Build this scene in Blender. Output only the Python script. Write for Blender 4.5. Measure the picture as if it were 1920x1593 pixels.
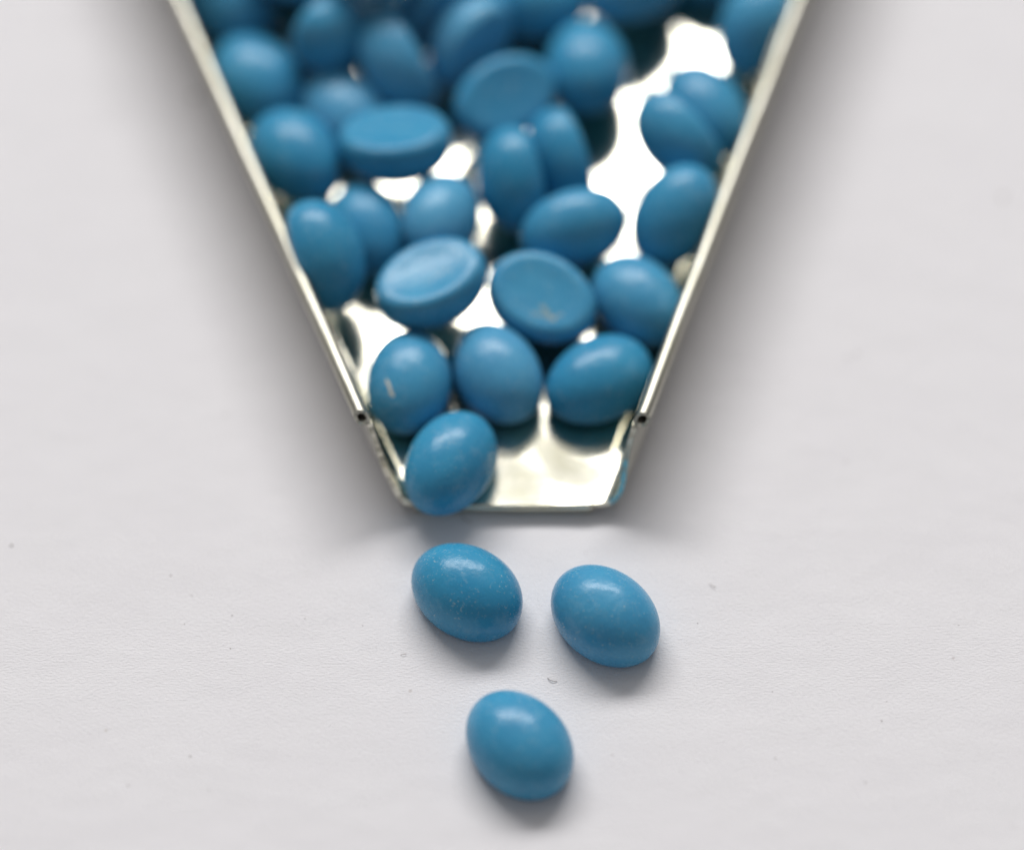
import bpy, bmesh, math, random
from mathutils import Vector, Matrix, noise

# ------------------------------------------------------------------ scene, camera, light
# all sizes below are written in millimetres; one Blender unit is one centimetre
S = 0.1
for o in list(bpy.data.objects):
    bpy.data.objects.remove(o)
scene = bpy.context.scene
scene.unit_settings.scale_length = 0.01
scene.view_settings.view_transform = 'Standard'
scene.view_settings.look = 'None'
scene.view_settings.exposure = 0.0
scene.view_settings.gamma = 1.0

PITCH, DIST = math.radians(55), 300.0
cam_d = bpy.data.cameras.new('camera')
cam = bpy.data.objects.new('camera', cam_d)
scene.collection.objects.link(cam)
scene.camera = cam
cam.location = Vector((0, -DIST * math.cos(PITCH), DIST * math.sin(PITCH))) * S
cam.rotation_euler = (math.radians(90) - PITCH, 0, 0)
cam_d.sensor_fit = 'HORIZONTAL'
cam_d.sensor_width = 100.0
cam_d.lens = 100.0 * 28.55 * DIST / 1920.0
cam_d.clip_start, cam_d.clip_end = 1.0, 2000.0
cam_d.dof.use_dof = True
focus = Vector((0, -16.5, 1.4)) * S
cam_d.dof.focus_distance = (focus - cam.location).dot(Vector((0, math.cos(PITCH), -math.sin(PITCH))))
cam_d.dof.aperture_fstop = 0.225
cam_d.dof.aperture_blades = 0

world = bpy.data.worlds.new('World')
scene.world = world
world.use_nodes = True
bg = world.node_tree.nodes['Background']
bg.inputs['Color'].default_value = (1.0, 0.985, 0.99, 1)
bg.inputs['Strength'].default_value = 0.22


def window_light(name, elev, azim, dist, w, h, radiance, col):
    d = bpy.data.lights.new(name, 'AREA')
    d.shape = 'RECTANGLE'
    d.size, d.size_y = w, h
    d.energy = radiance * math.pi * w * h
    d.color = col
    o = bpy.data.objects.new(name, d)
    scene.collection.objects.link(o)
    e, a = math.radians(elev), math.radians(azim)
    v = Vector((math.sin(a) * math.cos(e), math.cos(a) * math.cos(e), math.sin(e)))
    o.location = v * dist
    o.rotation_euler = (-v).to_track_quat('-Z', 'Y').to_euler()
    return o


# the window behind the scoop, and the paler upper light above it
window_light('window_lamp', 47.1, -6, 160.0, 151.0, 36.4, 15.8, (1.0, 0.988, 0.98))
window_light('upper_window_lamp', 67, 0, 160.0, 146.0, 52.0, 0.70, (1.0, 0.985, 0.94))

rnd = random.Random(7)


# ------------------------------------------------------------------ materials
def new_mat(name):
    m = bpy.data.materials.new(name)
    m.use_nodes = True
    nt = m.node_tree
    return m, nt, nt.nodes['Principled BSDF']


def N(nt, kind, **kw):
    n = nt.nodes.new(kind)
    for k, v in kw.items():
        if k in n.inputs:
            n.inputs[k].default_value = v
        else:
            setattr(n, k, v)
    return n


def ramp(nt, src, a, b, ca=(0, 0, 0, 1), cb=(1, 1, 1, 1)):
    r = nt.nodes.new('ShaderNodeValToRGB')
    r.color_ramp.elements[0].position, r.color_ramp.elements[0].color = a, ca
    r.color_ramp.elements[1].position, r.color_ramp.elements[1].color = b, cb
    nt.links.new(src, r.inputs[0])
    return r.outputs[0]


def mix(nt, fac, a, b, blend='MIX'):
    m = nt.nodes.new('ShaderNodeMix')
    m.data_type = 'RGBA'
    m.blend_type = blend
    for sock, v in ((m.inputs[0], fac), (m.inputs[6], a), (m.inputs[7], b)):
        if isinstance(v, bpy.types.NodeSocket):
            nt.links.new(v, sock)
        else:
            sock.default_value = v
    return m.outputs[2]


def math_node(nt, op, a, b=None, c=None):
    m = nt.nodes.new('ShaderNodeMath')
    m.operation = op
    for sock, v in zip(m.inputs, (a, b, c)):
        if v is None:
            continue
        if isinstance(v, bpy.types.NodeSocket):
            nt.links.new(v, sock)
        else:
            sock.default_value = v
    return m.outputs[0]


def stone_material(name, marks=()):
    """matt turquoise glaze with pale grains; marks = scratches as (p0, p1, half width, colour) in the stone's own mm"""
    m, nt, p = new_mat(name)
    tc = N(nt, 'ShaderNodeTexCoord')
    oi = N(nt, 'ShaderNodeObjectInfo')
    off = N(nt, 'ShaderNodeVectorMath', operation='MULTIPLY_ADD')
    comb = N(nt, 'ShaderNodeCombineXYZ')
    for k in range(3):
        nt.links.new(oi.outputs['Random'], comb.inputs[k])
    nt.links.new(comb.outputs[0], off.inputs[0])
    off.inputs[1].default_value = (37, 91, 53)
    nt.links.new(tc.outputs['Object'], off.inputs[2])
    vec = off.outputs[0]

    def nz(scale, detail=3.0, rough=0.55):
        n = N(nt, 'ShaderNodeTexNoise', Scale=scale, Detail=detail, Roughness=rough)
        nt.links.new(vec, n.inputs['Vector'])
        return n.outputs['Fac']
    base = mix(nt, ramp(nt, nz(3.0), 0.35, 0.7), (0.044, 0.288, 0.505, 1), (0.058, 0.332, 0.548, 1))
    hsv = N(nt, 'ShaderNodeHueSaturation', Hue=0.5)
    nt.links.new(math_node(nt, 'MULTIPLY_ADD', oi.outputs['Random'], 0.20, 0.89), hsv.inputs['Value'])
    nt.links.new(math_node(nt, 'MULTIPLY_ADD', oi.outputs['Random'], -0.10, 1.02), hsv.inputs['Saturation'])
    nt.links.new(base, hsv.inputs['Color'])
    col = hsv.outputs[0]
    # chalky bloom, then fine pale grains
    bloom = ramp(nt, nz(7.0, 6.0, 0.7), 0.56, 0.80)
    col = mix(nt, math_node(nt, 'MULTIPLY', bloom, 0.32), col, (0.30, 0.47, 0.56, 1))
    grains = math_node(nt, 'MULTIPLY', ramp(nt, nz(58.0, 3.0), 0.60, 0.70), ramp(nt, nz(9.0, 4.0), 0.42, 0.66))
    col = mix(nt, math_node(nt, 'MULTIPLY', grains, 0.8), col, (0.50, 0.60, 0.60, 1))
    ochre = math_node(nt, 'MULTIPLY', ramp(nt, nz(26.0, 3.0), 0.66, 0.74), ramp(nt, nz(5.0, 2.0), 0.52, 0.66))
    col = mix(nt, math_node(nt, 'MULTIPLY', ochre, 0.5), col, (0.42, 0.40, 0.22, 1))
    wob = N(nt, 'ShaderNodeTexNoise', Scale=32.0, Detail=3.0)
    nt.links.new(tc.outputs['Object'], wob.inputs['Vector'])
    for (a, b, hw, c) in marks:
        a, b = Vector(a) * S, Vector(b) * S
        d = b - a
        # distance from the point (wobbled by noise) to the segment a-b
        sub = N(nt, 'ShaderNodeVectorMath', operation='SUBTRACT')
        nt.links.new(tc.outputs['Object'], sub.inputs[0])
        sub.inputs[1].default_value = a
        dot = N(nt, 'ShaderNodeVectorMath', operation='DOT_PRODUCT')
        nt.links.new(sub.outputs[0], dot.inputs[0])
        dot.inputs[1].default_value = d / d.length_squared
        cl = N(nt, 'ShaderNodeClamp')
        nt.links.new(dot.outputs['Value'], cl.inputs[0])
        sc = N(nt, 'ShaderNodeVectorMath', operation='SCALE')
        sc.inputs[0].default_value = d
        nt.links.new(cl.outputs[0], sc.inputs['Scale'])
        df = N(nt, 'ShaderNodeVectorMath', operation='DISTANCE')
        nt.links.new(sub.outputs[0], df.inputs[0])
        nt.links.new(sc.outputs[0], df.inputs[1])
        dist = math_node(nt, 'ADD', df.outputs['Value'], math_node(nt, 'MULTIPLY', math_node(nt, 'SUBTRACT', wob.outputs['Fac'], 0.5), hw * S * 3.5))
        mk = ramp(nt, math_node(nt, 'DIVIDE', dist, hw * S * 2), 0.35, 0.6, (1, 1, 1, 1), (0, 0, 0, 1))
        col = mix(nt, math_node(nt, 'MULTIPLY', mk, c[3]), col, (c[0], c[1], c[2], 1))
    nt.links.new(col, p.inputs['Base Color'])
    rg = math_node(nt, 'MULTIPLY_ADD', nz(14.0, 5.0, 0.65), 0.28, 0.125)
    nt.links.new(rg, p.inputs['Roughness'])
    p.inputs['IOR'].default_value = 1.38
    p.inputs['Subsurface Weight'].default_value = 0.06
    p.inputs['Subsurface Radius'].default_value = (0.2, 0.5, 0.8)
    p.inputs['Subsurface Scale'].default_value = 0.03
    b1 = N(nt, 'ShaderNodeBump', Strength=0.10, Distance=0.01)
    nt.links.new(nz(70.0, 4.0, 0.6), b1.inputs['Height'])
    b2 = N(nt, 'ShaderNodeBump', Strength=0.10, Distance=0.06)
    nt.links.new(nz(9.0, 2.0), b2.inputs['Height'])
    nt.links.new(b1.outputs[0], b2.inputs['Normal'])
    nt.links.new(b2.outputs[0], p.inputs['Normal'])
    return m


def metal_material(name, rough, grain_axis, wave=0.02, tone=1.0):
    m, nt, p = new_mat(name)
    tc = N(nt, 'ShaderNodeTexCoord')
    mp = N(nt, 'ShaderNodeMapping')
    mp.inputs['Scale'].default_value = grain_axis
    nt.links.new(tc.outputs['Object'], mp.inputs['Vector'])
    g = N(nt, 'ShaderNodeTexNoise', Scale=14.0, Detail=6.0, Roughness=0.65)
    nt.links.new(mp.outputs[0], g.inputs['Vector'])
    st = N(nt, 'ShaderNodeTexNoise', Scale=4.0, Detail=4.0, Roughness=0.6)
    nt.links.new(tc.outputs['Object'], st.inputs['Vector'])
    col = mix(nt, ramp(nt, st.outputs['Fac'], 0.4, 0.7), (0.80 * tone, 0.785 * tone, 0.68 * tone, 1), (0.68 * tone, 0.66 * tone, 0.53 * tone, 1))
    nt.links.new(col, p.inputs['Base Color'])
    p.inputs['Metallic'].default_value = 1.0
    rr = N(nt, 'ShaderNodeMapRange')
    rr.inputs['To Min'].default_value = rough * 0.7
    rr.inputs['To Max'].default_value = rough * 1.4
    nt.links.new(g.outputs['Fac'], rr.inputs['Value'])
    nt.links.new(rr.outputs[0], p.inputs['Roughness'])
    b = N(nt, 'ShaderNodeBump', Strength=0.04, Distance=0.004)
    nt.links.new(g.outputs['Fac'], b.inputs['Height'])
    b2 = N(nt, 'ShaderNodeBump', Strength=1.0, Distance=wave)
    lw = N(nt, 'ShaderNodeTexNoise', Scale=1.6, Detail=1.0)
    nt.links.new(tc.outputs['Object'], lw.inputs['Vector'])
    nt.links.new(lw.outputs['Fac'], b2.inputs['Height'])
    nt.links.new(b.outputs[0], b2.inputs['Normal'])
    nt.links.new(b2.outputs[0], p.inputs['Normal'])
    return m


def paper_material():
    m, nt, p = new_mat('white_paper')
    tc = N(nt, 'ShaderNodeTexCoord')

    def nz(scale, sc3, detail=4.0, rough=0.6):
        mp = N(nt, 'ShaderNodeMapping')
        mp.inputs['Scale'].default_value = sc3
        nt.links.new(tc.outputs['Object'], mp.inputs['Vector'])
        n = N(nt, 'ShaderNodeTexNoise', Scale=scale, Detail=detail, Roughness=rough)
        nt.links.new(mp.outputs[0], n.inputs['Vector'])
        return n.outputs['Fac']
    col = mix(nt, nz(1.2, (1, 1, 1), 3.0), (0.788, 0.770, 0.792, 1), (0.815, 0.803, 0.818, 1))
    # faint coloured flecks pressed into the sheet
    vo = N(nt, 'ShaderNodeTexVoronoi', Scale=3.2)
    nt.links.new(tc.outputs['Object'], vo.inputs['Vector'])
    dot = ramp(nt, vo.outputs['Distance'], 0.020, 0.05, (1, 1, 1, 1), (0, 0, 0, 1))
    sel = N(nt, 'ShaderNodeSeparateColor')
    nt.links.new(vo.outputs['Color'], sel.inputs[0])
    pick = math_node(nt, 'GREATER_THAN', sel.outputs[0], 0.72)
    fl = mix(nt, sel.outputs[1], (0.45, 0.40, 0.42, 1), (0.55, 0.50, 0.38, 1))
    col = mix(nt, math_node(nt, 'MULTIPLY', math_node(nt, 'MULTIPLY', dot, pick), 0.5), col, fl)
    nt.links.new(col, p.inputs['Base Color'])
    p.inputs['Roughness'].default_value = 0.75
    p.inputs['Specular IOR Level'].default_value = 0.08
    b = N(nt, 'ShaderNodeBump', Strength=0.85, Distance=0.008)
    nt.links.new(nz(62.0, (0.55, 1.25, 1), 4.0, 0.65), b.inputs['Height'])
    b2 = N(nt, 'ShaderNodeBump', Strength=0.25, Distance=0.05)
    nt.links.new(nz(2.0, (0.8, 1.1, 1), 2.0), b2.inputs['Height'])
    nt.links.new(b.outputs[0], b2.inputs['Normal'])
    nt.links.new(b2.outputs[0], p.inputs['Normal'])
    return m


def plain_material(name, col, rough=0.7):
    m, nt, p = new_mat(name)
    tc = N(nt, 'ShaderNodeTexCoord')
    n = N(nt, 'ShaderNodeTexNoise', Scale=30.0)
    nt.links.new(tc.outputs['Object'], n.inputs['Vector'])
    c = mix(nt, n.outputs['Fac'], (col[0] * .7, col[1] * .7, col[2] * .7, 1), (col[0] * 1.2, col[1] * 1.2, col[2] * 1.2, 1))
    nt.links.new(c, p.inputs['Base Color'])
    p.inputs['Roughness'].default_value = rough
    return m


# ------------------------------------------------------------------ mesh helpers
def link_mesh(name, verts, faces, mat, parent=None, smooth=True):
    me = bpy.data.meshes.new(name)
    me.from_pydata([tuple(Vector(v) * S) for v in verts], [], faces)
    bm = bmesh.new()
    bm.from_mesh(me)
    bmesh.ops.recalc_face_normals(bm, faces=bm.faces)
    bm.to_mesh(me)
    bm.free()
    if smooth:
        me.polygons.foreach_set('use_smooth', [True] * len(me.polygons))
    me.materials.append(mat)
    o = bpy.data.objects.new(name, me)
    scene.collection.objects.link(o)
    if parent:
        o.parent = parent
    return o


def tag(o, label, cat, group=None):
    o['label'], o['category'] = label, cat
    if group:
        o['group'] = group


def spline(pts, n=5):
    """Catmull-Rom through 2-D points"""
    P = [pts[0]] + list(pts) + [pts[-1]]
    out = []
    for i in range(1, len(P) - 2):
        p0, p1, p2, p3 = (Vector(q) for q in P[i - 1:i + 3])
        for k in range(n):
            t = k / n
            out.append(0.5 * ((2 * p1) + (p2 - p0) * t + (2 * p0 - 5 * p1 + 4 * p2 - p3) * t * t + (3 * p1 - p0 - 3 * p2 + p3) * t ** 3))
    out.append(Vector(pts[-1]))
    return out


def sheet_sweep(name, line, thick, ys, xshift, mat, parent, ragged=0.0, seed=1):
    """sweep a bent sheet: LINE is the middle of its edge in (x, z), swept back over YS; both faces and both ends are closed"""
    n = len(line)
    nrm = []
    for i in range(n):
        t = (line[min(i + 1, n - 1)] - line[max(i - 1, 0)]).normalized()
        nrm.append(Vector((-t[1], t[0])))
    ring = [line[i] + nrm[i] * thick / 2 for i in range(n)] + [line[i] - nrm[i] * thick / 2 for i in reversed(range(n))]
    r = random.Random(seed)
    jit = [r.uniform(-1, 1) * ragged for _ in range(n)]
    jit = jit + [jit[i] + r.uniform(-.4, .4) * ragged for i in reversed(range(n))]
    V, F = [], []
    for j, y in enumerate(ys):
        for k, q in enumerate(ring):
            yy = y + lean(q[1]) * max(0, 1 - j / 12) + (jit[k] if j == 0 else 0)
            wav = 0.05 * noise.noise(Vector((q[0] * .2, yy * .15, seed * 3.1))) if j > 2 else 0
            V.append((q[0] + xshift(q[1], yy) + wav, yy, q[1]))
    m = len(ring)
    for j in range(len(ys) - 1):
        for k in range(m):
            a, b = j * m + k, j * m + (k + 1) % m
            F.append((a, b, b + m, a + m))
    for base in (0, (len(ys) - 1) * m):
        for i in range(n - 1):
            F.append((base + i, base + i + 1, base + m - 2 - i, base + m - 1 - i))
    o = link_mesh(name, V, F, mat, parent)
    me = o.data
    bm = bmesh.new()
    bm.from_mesh(me)
    for e in bm.edges:
        if len(e.link_faces) == 2 and e.calc_face_angle(0) > math.radians(40):
            e.smooth = False
    bm.to_mesh(me)
    bm.free()
    return o


# ------------------------------------------------------------------ the paper
PAPER = paper_material()
g = 40
pv, pf = [], []
for j in range(g + 1):
    for i in range(g + 1):
        x, y = -160 + 320 * i / g, -110 + 320 * j / g
        pv.append((x, y, 0.0))
for j in range(g):
    for i in range(g):
        a = j * (g + 1) + i
        pf.append((a, a + 1, a + g + 2, a + g + 1))
paper = link_mesh('paper', pv, pf, PAPER)
paper['kind'] = 'structure'

# ------------------------------------------------------------------ the scoop
TH = 0.34          # sheet thickness
ZF = 1.1           # inner height of the scoop's base above the paper
Y0, Y1 = -6.97, 66.0
LEFT = [(-6.30, 0.93), (-6.62, 1.02), (-6.95, 1.22), (-7.25, 1.52), (-7.56, 2.1), (-7.91, 2.8), (-8.25, 3.67), (-8.49, 4.46), (-8.79, 5.32), (-9.12, 6.27)]
RIGHT = [(5.30, 0.93), (5.80, 0.98), (6.25, 1.12), (6.62, 1.38), (6.93, 1.80), (7.10, 2.33), (7.19, 2.95), (7.32, 4.0), (7.58, 5.2), (7.85, 6.14)]
SL = {-1: -0.3783, 1: 0.3222}
K = {-1: (0.5, 10), 1: (0.3, 12)}      # the walls stand more upright away from the mouth


LEAN = 0.507         # the cut ends of the walls lean back


def lean(z):
    return LEAN * max(0.0, z - 1.0)


def shift(side):
    top = (LEFT if side < 0 else RIGHT)[-1][1]

    def f(z, y):
        d = y - Y0 - lean(z)
        return SL[side] * d + side * K[side][0] * (1 - math.exp(-max(y - Y0, 0) / K[side][1])) * min(1, max(0, 1 - z / top))
    return f


TIN = metal_material('tinplate_base', 0.13, (1, 9, 1), 0.016)
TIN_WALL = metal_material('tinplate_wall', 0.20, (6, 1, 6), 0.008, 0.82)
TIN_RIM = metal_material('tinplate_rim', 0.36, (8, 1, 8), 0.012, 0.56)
scoop = bpy.data.objects.new('metal_scoop', None)
scene.collection.objects.link(scoop)
scoop.location = (0, Y0 * S, 0)
tag(scoop, 'tapering tin scoop with rolled rims full of blue stones, mouth open on the paper', 'scoop')


def under(o):
    o.parent = scoop
    o.matrix_parent_inverse = Matrix.Translation((0, -Y0 * S, 0))
    return o


ys = [Y0 + (Y1 - Y0) * (k / 60) ** 1.3 for k in range(61)]
for side, prof in ((-1, LEFT), (1, RIGHT)):
    line = spline(prof, 5)
    f = shift(side)
    if side > 0:
        line = line
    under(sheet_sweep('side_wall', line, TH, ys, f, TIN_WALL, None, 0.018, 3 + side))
    # the rim: the sheet's top rolled outward into a bead
    xt, zt = prof[-1]
    rr = 0.41
    roll = [Vector((xt, zt))]
    roll = []
    cx, cz = xt + side * rr, zt + 0.38
    for k in range(30):
        a = math.radians(180 - 330 * k / 29)
        q = rr * (1 - 0.20 * max(0, k - 14) / 15)
        roll.append(Vector((cx + side * q * math.cos(a), cz + q * math.sin(a))))
    roll.insert(0, Vector((xt, zt + 0.003)))
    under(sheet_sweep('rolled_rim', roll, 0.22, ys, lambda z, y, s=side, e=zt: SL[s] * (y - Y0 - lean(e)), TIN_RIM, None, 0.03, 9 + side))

# the base: a slightly buckled plate between the walls
bv, bf = [], []
nx, ny = 56, 90
fl, fr = shift(-1), shift(1)
for j in range(ny + 1):
    y = Y0 + (Y1 - Y0) * (j / ny) ** 1.6
    xa, xb = LEFT[0][0] + fl(ZF, y), RIGHT[0][0] + fr(ZF, y)
    for i in range(nx + 1):
        t = i / nx
        x = xa + (xb - xa) * t
        edge = min(1, 6 * t * (1 - t))
        d = y - Y0
        z = ZF
        z += edge * 0.05 * noise.noise(Vector((x * .11, y * .10, 4.2)))
        # the plate is bowed up a little where it was cut, with a crease running to the right corner
        z -= edge * 0.09 * math.exp(-(d / 3.2) ** 2) * math.sin((t - .1) * 3.0)
        u = (x - 5.0) * .80 + d * .60
        z -= edge * 0.085 * math.exp(-(u / 1.1) ** 2) * math.exp(-(d / 5.5) ** 2)
        bv.append((x, y, z))
for j in range(ny):
    for i in range(nx):
        a = j * (nx + 1) + i
        bf.append((a, a + 1, a + nx + 2, a + nx + 1))
base = under(link_mesh('base_plate', bv, bf, TIN))
md = base.modifiers.new('thickness', 'SOLIDIFY')
md.thickness, md.offset = TH * S, -1
# the front lip, folded down from the base edge
lip = []
for k in range(7):
    a = math.radians(90 - 90 * k / 6)
    lip.append((Y0 - 0.004 - 0.22 * math.cos(a), ZF - 0.22 + 0.22 * math.sin(a)))
lip += [(Y0 - 0.19, 0.55), (Y0 - 0.10, 0.28), (Y0 + 0.05, 0.10)]
lv, lf = [], []
nl = 30
for i in range(nl + 1):
    t = i / nl
    x = -6.28 + (5.22 + 6.28) * t
    zz = -0.09 * math.sin((t - .1) * 3.0) * min(1, 6 * t * (1 - t)) + 0.05 * noise.noise(Vector((x * .11, Y0 * .10, 4.2))) * min(1, 6 * t * (1 - t))
    for (y, z) in lip:
        lv.append((x, y + 0.03 * noise.noise(Vector((x * .6, 1, 2))), z + zz * z / ZF))
for i in range(nl):
    for k in range(len(lip) - 1):
        a = i * len(lip) + k
        lf.append((a, a + 1, a + len(lip) + 1, a + len(lip)))
lipo = under(link_mesh('front_lip', lv, lf, TIN_WALL))
md = lipo.modifiers.new('thickness', 'SOLIDIFY')
md.thickness, md.offset = 0.12 * S, 0

# ------------------------------------------------------------------ the stones
def profile(nd=13):
    p = [(0.0, 0.30), (0.32, 0.27), (0.54, 0.16), (0.69, 0.04), (0.77, 0.0), (0.85, 0.05), (0.915, 0.20), (0.96, 0.46), (0.988, 0.80), (1.0, 1.25)]
    for i in range(1, nd):
        a = math.pi / 2 * i / nd
        p.append((math.cos(a) ** 0.98, 1.25 + 2.9 * math.sin(a) ** 0.97))
    p.append((0.0, 4.15))
    return p


DISH = {107: 0.75, 108: 0.5}     # the two stones with a clear dish


def stone_mesh(name, seed, sc, mat, nseg=56):
    """a cabochon: dished oval back, rounded girdle, high dome; each with its own small unevenness"""
    r = random.Random(seed)
    A, B = 4.0 * sc * r.uniform(.985, 1.015), 3.0 * sc * r.uniform(.985, 1.02)
    H = sc * r.uniform(.96, 1.04)
    egg = r.uniform(-.05, .05); ph = r.uniform(0, 6.28); am = r.uniform(.004, .012); sk = r.uniform(-.12, .12); ph2 = r.uniform(0, 6.28); di = DISH.get(seed, r.uniform(.10, .35))
    pr = profile()
    V, F = [], []
    for (f, z) in pr[1:-1]:
        if f < .77 and z < 1:
            z *= di
        for k in range(nseg):
            t = 2 * math.pi * k / nseg
            c, s = math.cos(t), math.sin(t)
            m = 1 + am * math.sin(2 * t + ph + z * .6) + am * .6 * math.sin(3 * t + ph2)
            x, y = A * f * c * m, B * f * s * m * (1 + egg * c)
            V.append((x + sk * (z - 2) * .3, y, (z + .05 * math.sin(t + ph) * f * (1 if z < 1.3 else .6)) * H - 2.0))
    V.append((0, 0, pr[0][1] * di * H - 2.0))
    V.append((sk * .6, 0, pr[-1][1] * H - 2.0))
    rows = len(pr) - 2
    for j in range(rows - 1):
        for k in range(nseg):
            a, b = j * nseg + k, j * nseg + (k + 1) % nseg
            F.append((a, b, b + nseg, a + nseg))
    lo, hi = rows * nseg, rows * nseg + 1
    for k in range(nseg):
        F.append((lo, (k + 1) % nseg, k))
        a = (rows - 1) * nseg
        F.append((hi, a + k, a + (k + 1) % nseg))
    return link_mesh(name, V, F, mat)


GLAZE = stone_material('turquoise_glaze')
SCRATCHED = stone_material('scratched_glaze', [([-1.4, 1.34, 1.34], [-2.43, 0.85, 1.06], 0.11, (0.75, 0.72, 0.6, 0.9))])
STAINED = stone_material('stained_glaze', [([0.57, 0.83, -1.86], [1.69, 1.26, -1.93], 0.16, (0.4, 0.42, 0.32, 0.55)), ([0.23, 1.56, -1.92], [1.31, 1.22, -1.91], 0.1, (0.4, 0.42, 0.32, 0.5)), ([1.39, 1.44, -1.94], [1.91, 0.67, -1.9], 0.1, (0.45, 0.45, 0.35, 0.5))])
DISHED = stone_material('dished_glaze', [([-0.46, 0.84, -1.81], [1.1, 0.46, -1.8], 0.07, (0.28, 0.42, 0.5, 0.6)), ([1.24, 0.19, -1.8], [1.49, 1.2, -1.91], 0.06, (0.28, 0.42, 0.5, 0.5))])
GROUP = 'blue cabochons'
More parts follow.
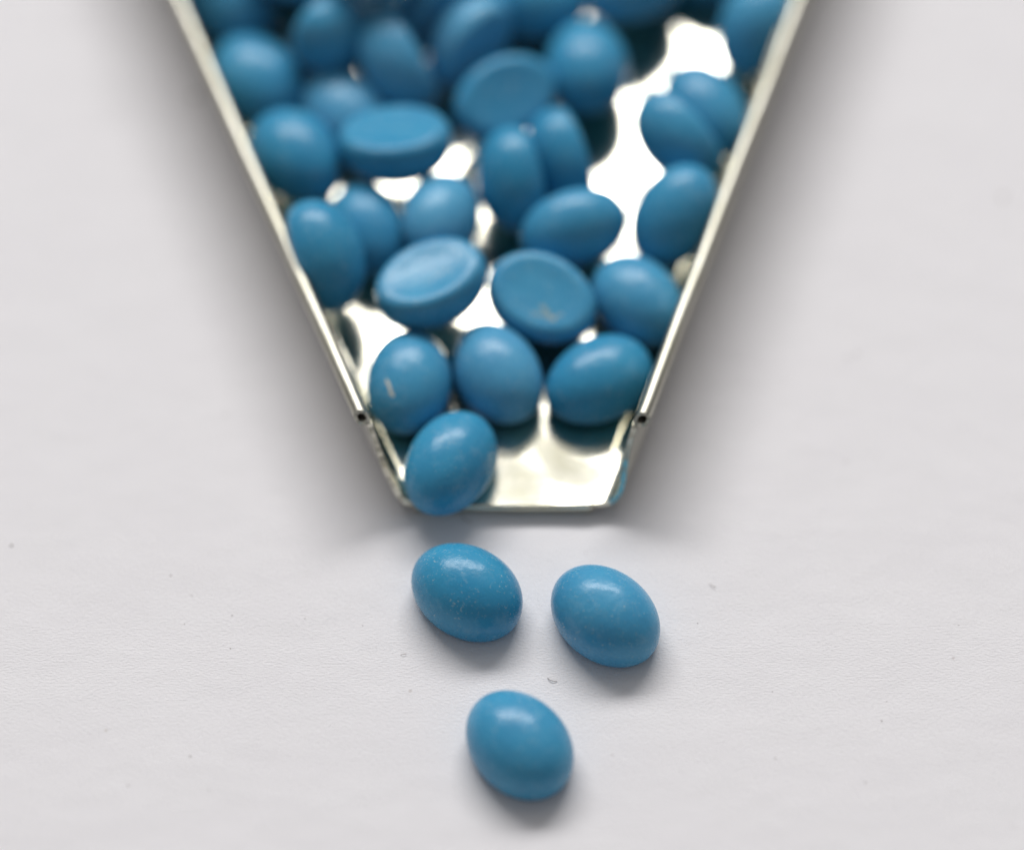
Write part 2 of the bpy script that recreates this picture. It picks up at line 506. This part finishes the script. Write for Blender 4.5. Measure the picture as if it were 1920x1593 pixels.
# seed, size, centre (mm), long axis and dome axis, label, material
STONES = [
    (100, 0.98, (-2.86, -13.94, 2.04), (0.7951, -0.6065, 0.0, 0.0, 0.0, 1.0),
     'blue stone on white paper below the scoop mouth, upper left of the three loose stones', GLAZE),
    (101, 0.98, (5.88, -15.71, 2.04), (0.736, -0.677, 0.0, 0.0, 0.0, 1.0),
     'blue stone on white paper, the right-hand one of the three loose stones', GLAZE),
    (102, 1.00, (0.46, -25.2, 2.04), (0.5936, -0.8048, 0.0, 0.0, 0.0, 1.0),
     'blue stone on white paper, lowest and nearest of the three loose stones', GLAZE),
    (103, 0.94, (-3.98, -4.71, 3.14), (0.4416, 0.8972, 0.0, 0.0, 0.0, 1.0),
     'blue stone about to roll out, hanging over the left end of the scoop lip', GLAZE),
    (104, 0.92, (-6.72, 1.41, 3.64), (0.0572, 0.9984, 0.0, 0.0, 0.0, 1.0),
     'blue stone with a short white scratch, just behind the stone on the lip', SCRATCHED),
    (105, 0.94, (-1.01, 2.21, 3.49), (0.4556, -0.8902, 0.0, 0.0, 0.0, 1.0),
     'blue stone between the scratched one and the slantwise one, row nearest the mouth', GLAZE),
    (106, 0.94, (5.7, 1.71, 3.48), (0.8491, 0.5282, 0.0, 0.0, 0.0, 1.0),
     'blue stone lying slantwise by the right wall in the row nearest the mouth', GLAZE),
    (107, 0.98, (-5.22, 7.39, 4.89), (0.8971, 0.4243, 0.1233, 0.1651, -0.0632, -0.9842),
     'upturned blue stone showing its deep oval dish with a pale line inside', DISHED),
    (108, 0.96, (1.92, 7.34, 3.62), (0.8726, -0.4675, -0.1412, 0.0, 0.2891, -0.9573),
     'upturned blue stone with a tan star-shaped stain on its shallow back', STAINED),
    (109, 0.92, (8.28, 8.05, 3.6), (0.58, -0.8146, 0.0, 0.0, 0.0, 1.0),
     'domed blue stone against the right wall beside the stained upturned stone', GLAZE),
    (110, 0.94, (-11.81, 9.6, 6.19), (0.3482, -0.7502, -0.5621, 0.9167, 0.1471, 0.3716),
     'blue stone tipped against the left wall, above a bright gap of bare tin', GLAZE),
    (111, 0.88, (-9.42, 13.54, 3.9), (0.3559, -0.9236, -0.1427, 0.1802, -0.082, 0.9802),
     'blue stone half tucked behind the tipped one at the left wall', GLAZE),
    (112, 0.90, (-4.19, 13.79, 4.6), (0.3075, 0.9336, -0.1837, 0.7518, -0.12, 0.6484),
     'upright blue stone peeping out directly behind the deep-dished upturned stone', GLAZE),
    (113, 0.92, (-0.48, 16.34, 4.88), (0.21, -0.8057, -0.5538, -0.9471, -0.3083, 0.0893),
     'pointed blue stone on edge, front one of the leaning pair at mid scoop', GLAZE),
    (114, 0.87, (2.7, 18.62, 4.27), (0.3103, -0.7826, -0.5396, -0.9318, -0.3627, -0.0098),
     'blue stone standing on edge, the rear one of the leaning pair at mid scoop', GLAZE),
    (115, 0.92, (4.37, 12.14, 4.53), (0.9436, 0.3024, 0.1345, 0.2628, -0.9316, 0.251),
     'blue stone tilted up to the right beside the winding strip of bare tin', GLAZE),
    (116, 0.92, (10.27, 13.59, 5.22), (0.4883, 0.5698, 0.661, -0.7373, -0.1358, 0.6618),
     'domed blue stone cut off by the right rim, below the pair at the bare tin', GLAZE),
    (117, 0.92, (10.67, 19.29, 5.2), (0.6752, -0.6231, -0.3948, -0.7195, -0.6741, -0.1668),
     'blue stone on edge, lower left of the pair leaning together at right rim', GLAZE),
    (118, 0.92, (13.57, 23.63, 4.39), (0.42, -0.9033, -0.087, 0.5142, 0.1579, 0.843),
     'blue stone resting on its partner, upper right of the pair at the right rim', GLAZE),
    (119, 0.92, (-0.7, 23.64, 4.65), (0.8323, 0.5467, 0.0912, -0.2284, 0.4883, -0.8423),
     'blurred upturned blue stone showing a broad flat back at the centre of the pile', GLAZE),
    (120, 0.96, (5.1, 26.97, 4.81), (0.0122, -0.9829, 0.1835, 0.0, 0.1835, 0.983),
     'tall domed blue stone by the left edge of the bare tin, far back', GLAZE),
    (121, 0.98, (-7.76, 18.62, 5.4), (0.9978, 0.0188, 0.0643, 0.067, -0.2599, -0.9633),
     'upturned blue stone lying level with a smooth flat top, left in the pile', GLAZE),
    (122, 0.94, (-11.25, 23.7, 3.6), (0.539, -0.8423, 0.0, 0.0, 0.0, 1.0),
     'blue stone with a bright glint partly hidden behind the level upturned one', GLAZE),
    (123, 0.96, (-14.53, 18.91, 5.23), (0.5664, -0.8241, 0.0, 0.0, 0.0, 1.0),
     'round-looking blue stone by the left wall, lower of the two stacked domes there', GLAZE),
    (124, 0.96, (-17.39, 26.94, 3.49), (0.607, -0.7947, 0.0, 0.0, 0.0, 1.0),
     'round-looking blue stone by the left wall, upper of the two stacked domes there', GLAZE),
    (125, 0.92, (-8.26, 26.01, 5.2), (0.4695, -0.7233, -0.5064, -0.8766, -0.4506, -0.169),
     'narrow blue stone on edge slanting down right, far left of centre', GLAZE),
    (126, 0.95, (-11.81, 28.33, 5.12), (-0.2681, -0.353, 0.8964, 0.7176, -0.694, -0.0587),
     'blurred blue stone leaning up right, just left of the narrow one on edge', GLAZE),
    (127, 0.90, (-3.34, 28.71, 4.98), (0.5042, 0.5702, 0.6486, -0.6128, 0.7654, -0.1965),
     'blurred blue stone turned to show its back, above the broad flat-backed one', GLAZE),
    (128, 0.90, (-5.73, 32.67, 4.3), (0.6428, 0.6275, 0.4394, -0.6634, 0.7428, -0.0903),
     'blurred blue stone peeping over the one that shows its back, at the top edge', GLAZE),
    (129, 0.94, (-19.78, 33.7, 4.04), (0.6858, -0.7278, 0.0, 0.0, 0.0, 1.0),
     'blurred blue stone cut by the top edge in the far left corner of the scoop', GLAZE),
    (130, 0.92, (8.35, 33.76, 5.56), (0.8322, 0.545, -0.1017, 0.0, 0.1835, 0.983),
     'blurred blue stone cut by the top edge, above the tall dome by the bare tin', GLAZE),
    (131, 0.92, (1.47, 31.55, 3.97), (0.9991, -0.0127, 0.0402, 0.0, -0.9535, -0.3014),
     'dark shaded blue stone at the top edge behind the broad flat-backed one', GLAZE),
    (132, 0.90, (16.14, 30.33, 4.75), (0.3772, 0.7507, 0.5424, -0.9085, 0.1859, 0.3744),
     'blue stone leaning steeply on the right wall in the far top corner', GLAZE),
    (133, 1.00, (-8.71, 32.12, 10.67), (0.9139, 0.406, 0.0, 0.0, 0.0, 1.0),  # this and the next: unseen, added to block the window's reflection in the base
     'unseen blue stone added on top of the pile, darkening reflections in the tin', GLAZE),
    (134, 1.00, (-14.64, 33.92, 7.76), (0.9776, -0.2104, 0.0, 0.0, 0.0, 1.0),
     'unseen blue stone added on top of the pile, darkening reflections in the tin', GLAZE),
    (135, 1.00, (-4.49, 40.54, 5.37), (0.4275, 0.904, 0.0, 0.0, 0.0, 1.0),
     'unseen blue stone added on top of the pile, darkening reflections in the tin', GLAZE),
    (136, 1.00, (1.89, 39.44, 3.49), (0.8174, -0.5761, 0.0, 0.0, 0.0, 1.0),
     'unseen blue stone added on top of the pile, darkening reflections in the tin', GLAZE),
    (137, 1.00, (13.72, 37.27, 3.49), (0.9139, -0.406, 0.0, 0.0, 0.0, 1.0),
     'unseen blue stone added on top of the pile, darkening reflections in the tin', GLAZE),
    (138, 1.00, (8.32, 39.9, 4.88), (0.7173, 0.6944, 0.0576, 0.1042, -0.0252, -0.9942),
     'unseen blue stone added on top of the pile, darkening reflections in the tin', GLAZE),
    (139, 1.00, (-21.17, 40.18, 4.3), (0.8174, 0.5761, 0.0, 0.0, 0.0, 1.0),
     'unseen blue stone added on top of the pile, darkening reflections in the tin', GLAZE),
    (140, 1.00, (18.46, 40.35, 5.68), (0.4275, -0.904, 0.0, 0.0, 0.0, 1.0),
     'unseen blue stone added on top of the pile, darkening reflections in the tin', GLAZE),
    (141, 1.00, (-23.89, 45.81, 3.49), (0.4275, 0.904, 0.0, 0.0, 0.0, 1.0),
     'unseen blue stone added on top of the pile, darkening reflections in the tin', GLAZE),
    (142, 1.00, (-15.54, 44.61, 3.49), (0.9776, -0.2104, 0.0, 0.0, 0.0, 1.0),
     'unseen blue stone added on top of the pile, darkening reflections in the tin', GLAZE),
    (143, 1.00, (-8.54, 45.12, 3.45), (0.5573, 0.8298, -0.0271, 0.0, -0.0326, -0.9995),
     'unseen blue stone added on top of the pile, darkening reflections in the tin', GLAZE),
    (144, 1.00, (-2.1, 46.87, 3.49), (0.6986, -0.7156, 0.0, 0.0, 0.0, 1.0),
     'unseen blue stone added on top of the pile, darkening reflections in the tin', GLAZE),
    (149, 1.00, (-15.15, 40.18, 7.05), (0.8174, 0.5761, 0.0, 0.0, 0.0, 1.0),  # from here on: raised unseen row, added to darken the bare tin gaps
     'unseen blue stone added on top of the pile, darkening reflections in the tin', GLAZE),
    (150, 1.00, (-9.22, 41.28, 9.76), (0.5664, -0.8241, 0.0, 0.0, 0.0, 1.0),
     'unseen blue stone added on top of the pile, darkening reflections in the tin', GLAZE),
    (151, 1.00, (-1.92, 40.23, 9.52), (0.9776, 0.2104, 0.0, 0.0, 0.0, 1.0),
     'unseen blue stone added on top of the pile, darkening reflections in the tin', GLAZE),
    (152, 1.00, (-21.6, 38.66, 9.04), (0.4275, 0.904, 0.0, 0.0, 0.0, 1.0),
     'unseen blue stone added on top of the pile, darkening reflections in the tin', GLAZE),
]
for (seed, sc, cen, ax, label, mat) in STONES:
    o = stone_mesh('cabochon', seed, sc, mat)
    l, n = Vector(ax[:3]), Vector(ax[3:])
    n.normalize()
    l = (l - n * l.dot(n)).normalized()
    m = n.cross(l)
    R3 = Matrix((l, m, n)).transposed()
    o.matrix_world = Matrix.Translation(Vector(cen) * S) @ R3.to_4x4()
    tag(o, label, 'stone', GROUP)

# ------------------------------------------------------------------ dust and fibres on the paper
dv, df = [], []


def crumb(x, y, r):
    b = len(dv)
    n = 6
    ph = rnd.uniform(0, 6)
    for (rr, z) in ((1.0, 0.01), (0.8, 0.5), ):
        for k in range(n):
            a = ph + 2 * math.pi * k / n
            q = r * rr * rnd.uniform(.6, 1.2)
            dv.append((x + q * math.cos(a), y + q * math.sin(a), z * r + .003))
    dv.append((x, y, r * .7 + .003))
    for k in range(n):
        df.append((b + k, b + (k + 1) % n, b + n + (k + 1) % n, b + n + k))
        df.append((b + n + k, b + n + (k + 1) % n, b + 2 * n))


def fibre(x, y, ang, ln, r):
    b = len(dv)
    pts = []
    for k in range(6):
        t = k / 5
        a = ang + .8 * (t - .5)
        pts.append((x + ln * (t - .5) * math.cos(a), y + ln * (t - .5) * math.sin(a), .03 + .08 * math.sin(t * 3)))
    for p_ in pts:
        for k in range(4):
            a = math.pi / 2 * k
            dv.append((p_[0] - r * math.cos(a) * math.sin(ang), p_[1] + r * math.cos(a) * math.cos(ang), p_[2] + r * math.sin(a)))
    for j in range(5):
        for k in range(4):
            df.append((b + j * 4 + k, b + j * 4 + (k + 1) % 4, b + j * 4 + 4 + (k + 1) % 4, b + j * 4 + 4 + k))


crumb(22.22, 5.38, 0.11)
crumb(22.91, 5.73, 0.12)
crumb(33.39, 18.90, 0.20)
crumb(-21.94, 27.67, 0.25)
crumb(21.80, -2.91, 0.07)
crumb(-32.26, -9.47, 0.10)
crumb(-20.48, -13.31, 0.05)
crumb(-17.87, -14.81, 0.05)
crumb(-9.52, -15.58, 0.04)
crumb(-20.10, -25.25, 0.08)
crumb(6.27, -25.17, 0.06)
crumb(23.22, -22.68, 0.06)
crumb(21.98, -27.14, 0.06)
crumb(11.83, -15.42, 0.04)
crumb(-3.27, -9.39, 0.05)
crumb(4.74, -10.00, 0.05)
crumb(-23.90, -27.37, 0.06)
fibre(2.49, -19.77, -0.40, 0.70, 0.025)
fibre(-3.04, -7.56, -0.70, 0.90, 0.030)
fibre(-6.87, -17.82, 0.20, 0.40, 0.020)
fibre(12.82, -12.66, -0.50, 0.50, 0.020)
for k in range(46):
    crumb(rnd.uniform(-36, 36), rnd.uniform(-36, 40), rnd.choice((.04, .05, .06, .09)))
dust = link_mesh('dust', dv, df, plain_material('grey_dust', (0.38, 0.34, 0.32)))
dust['kind'] = 'stuff'
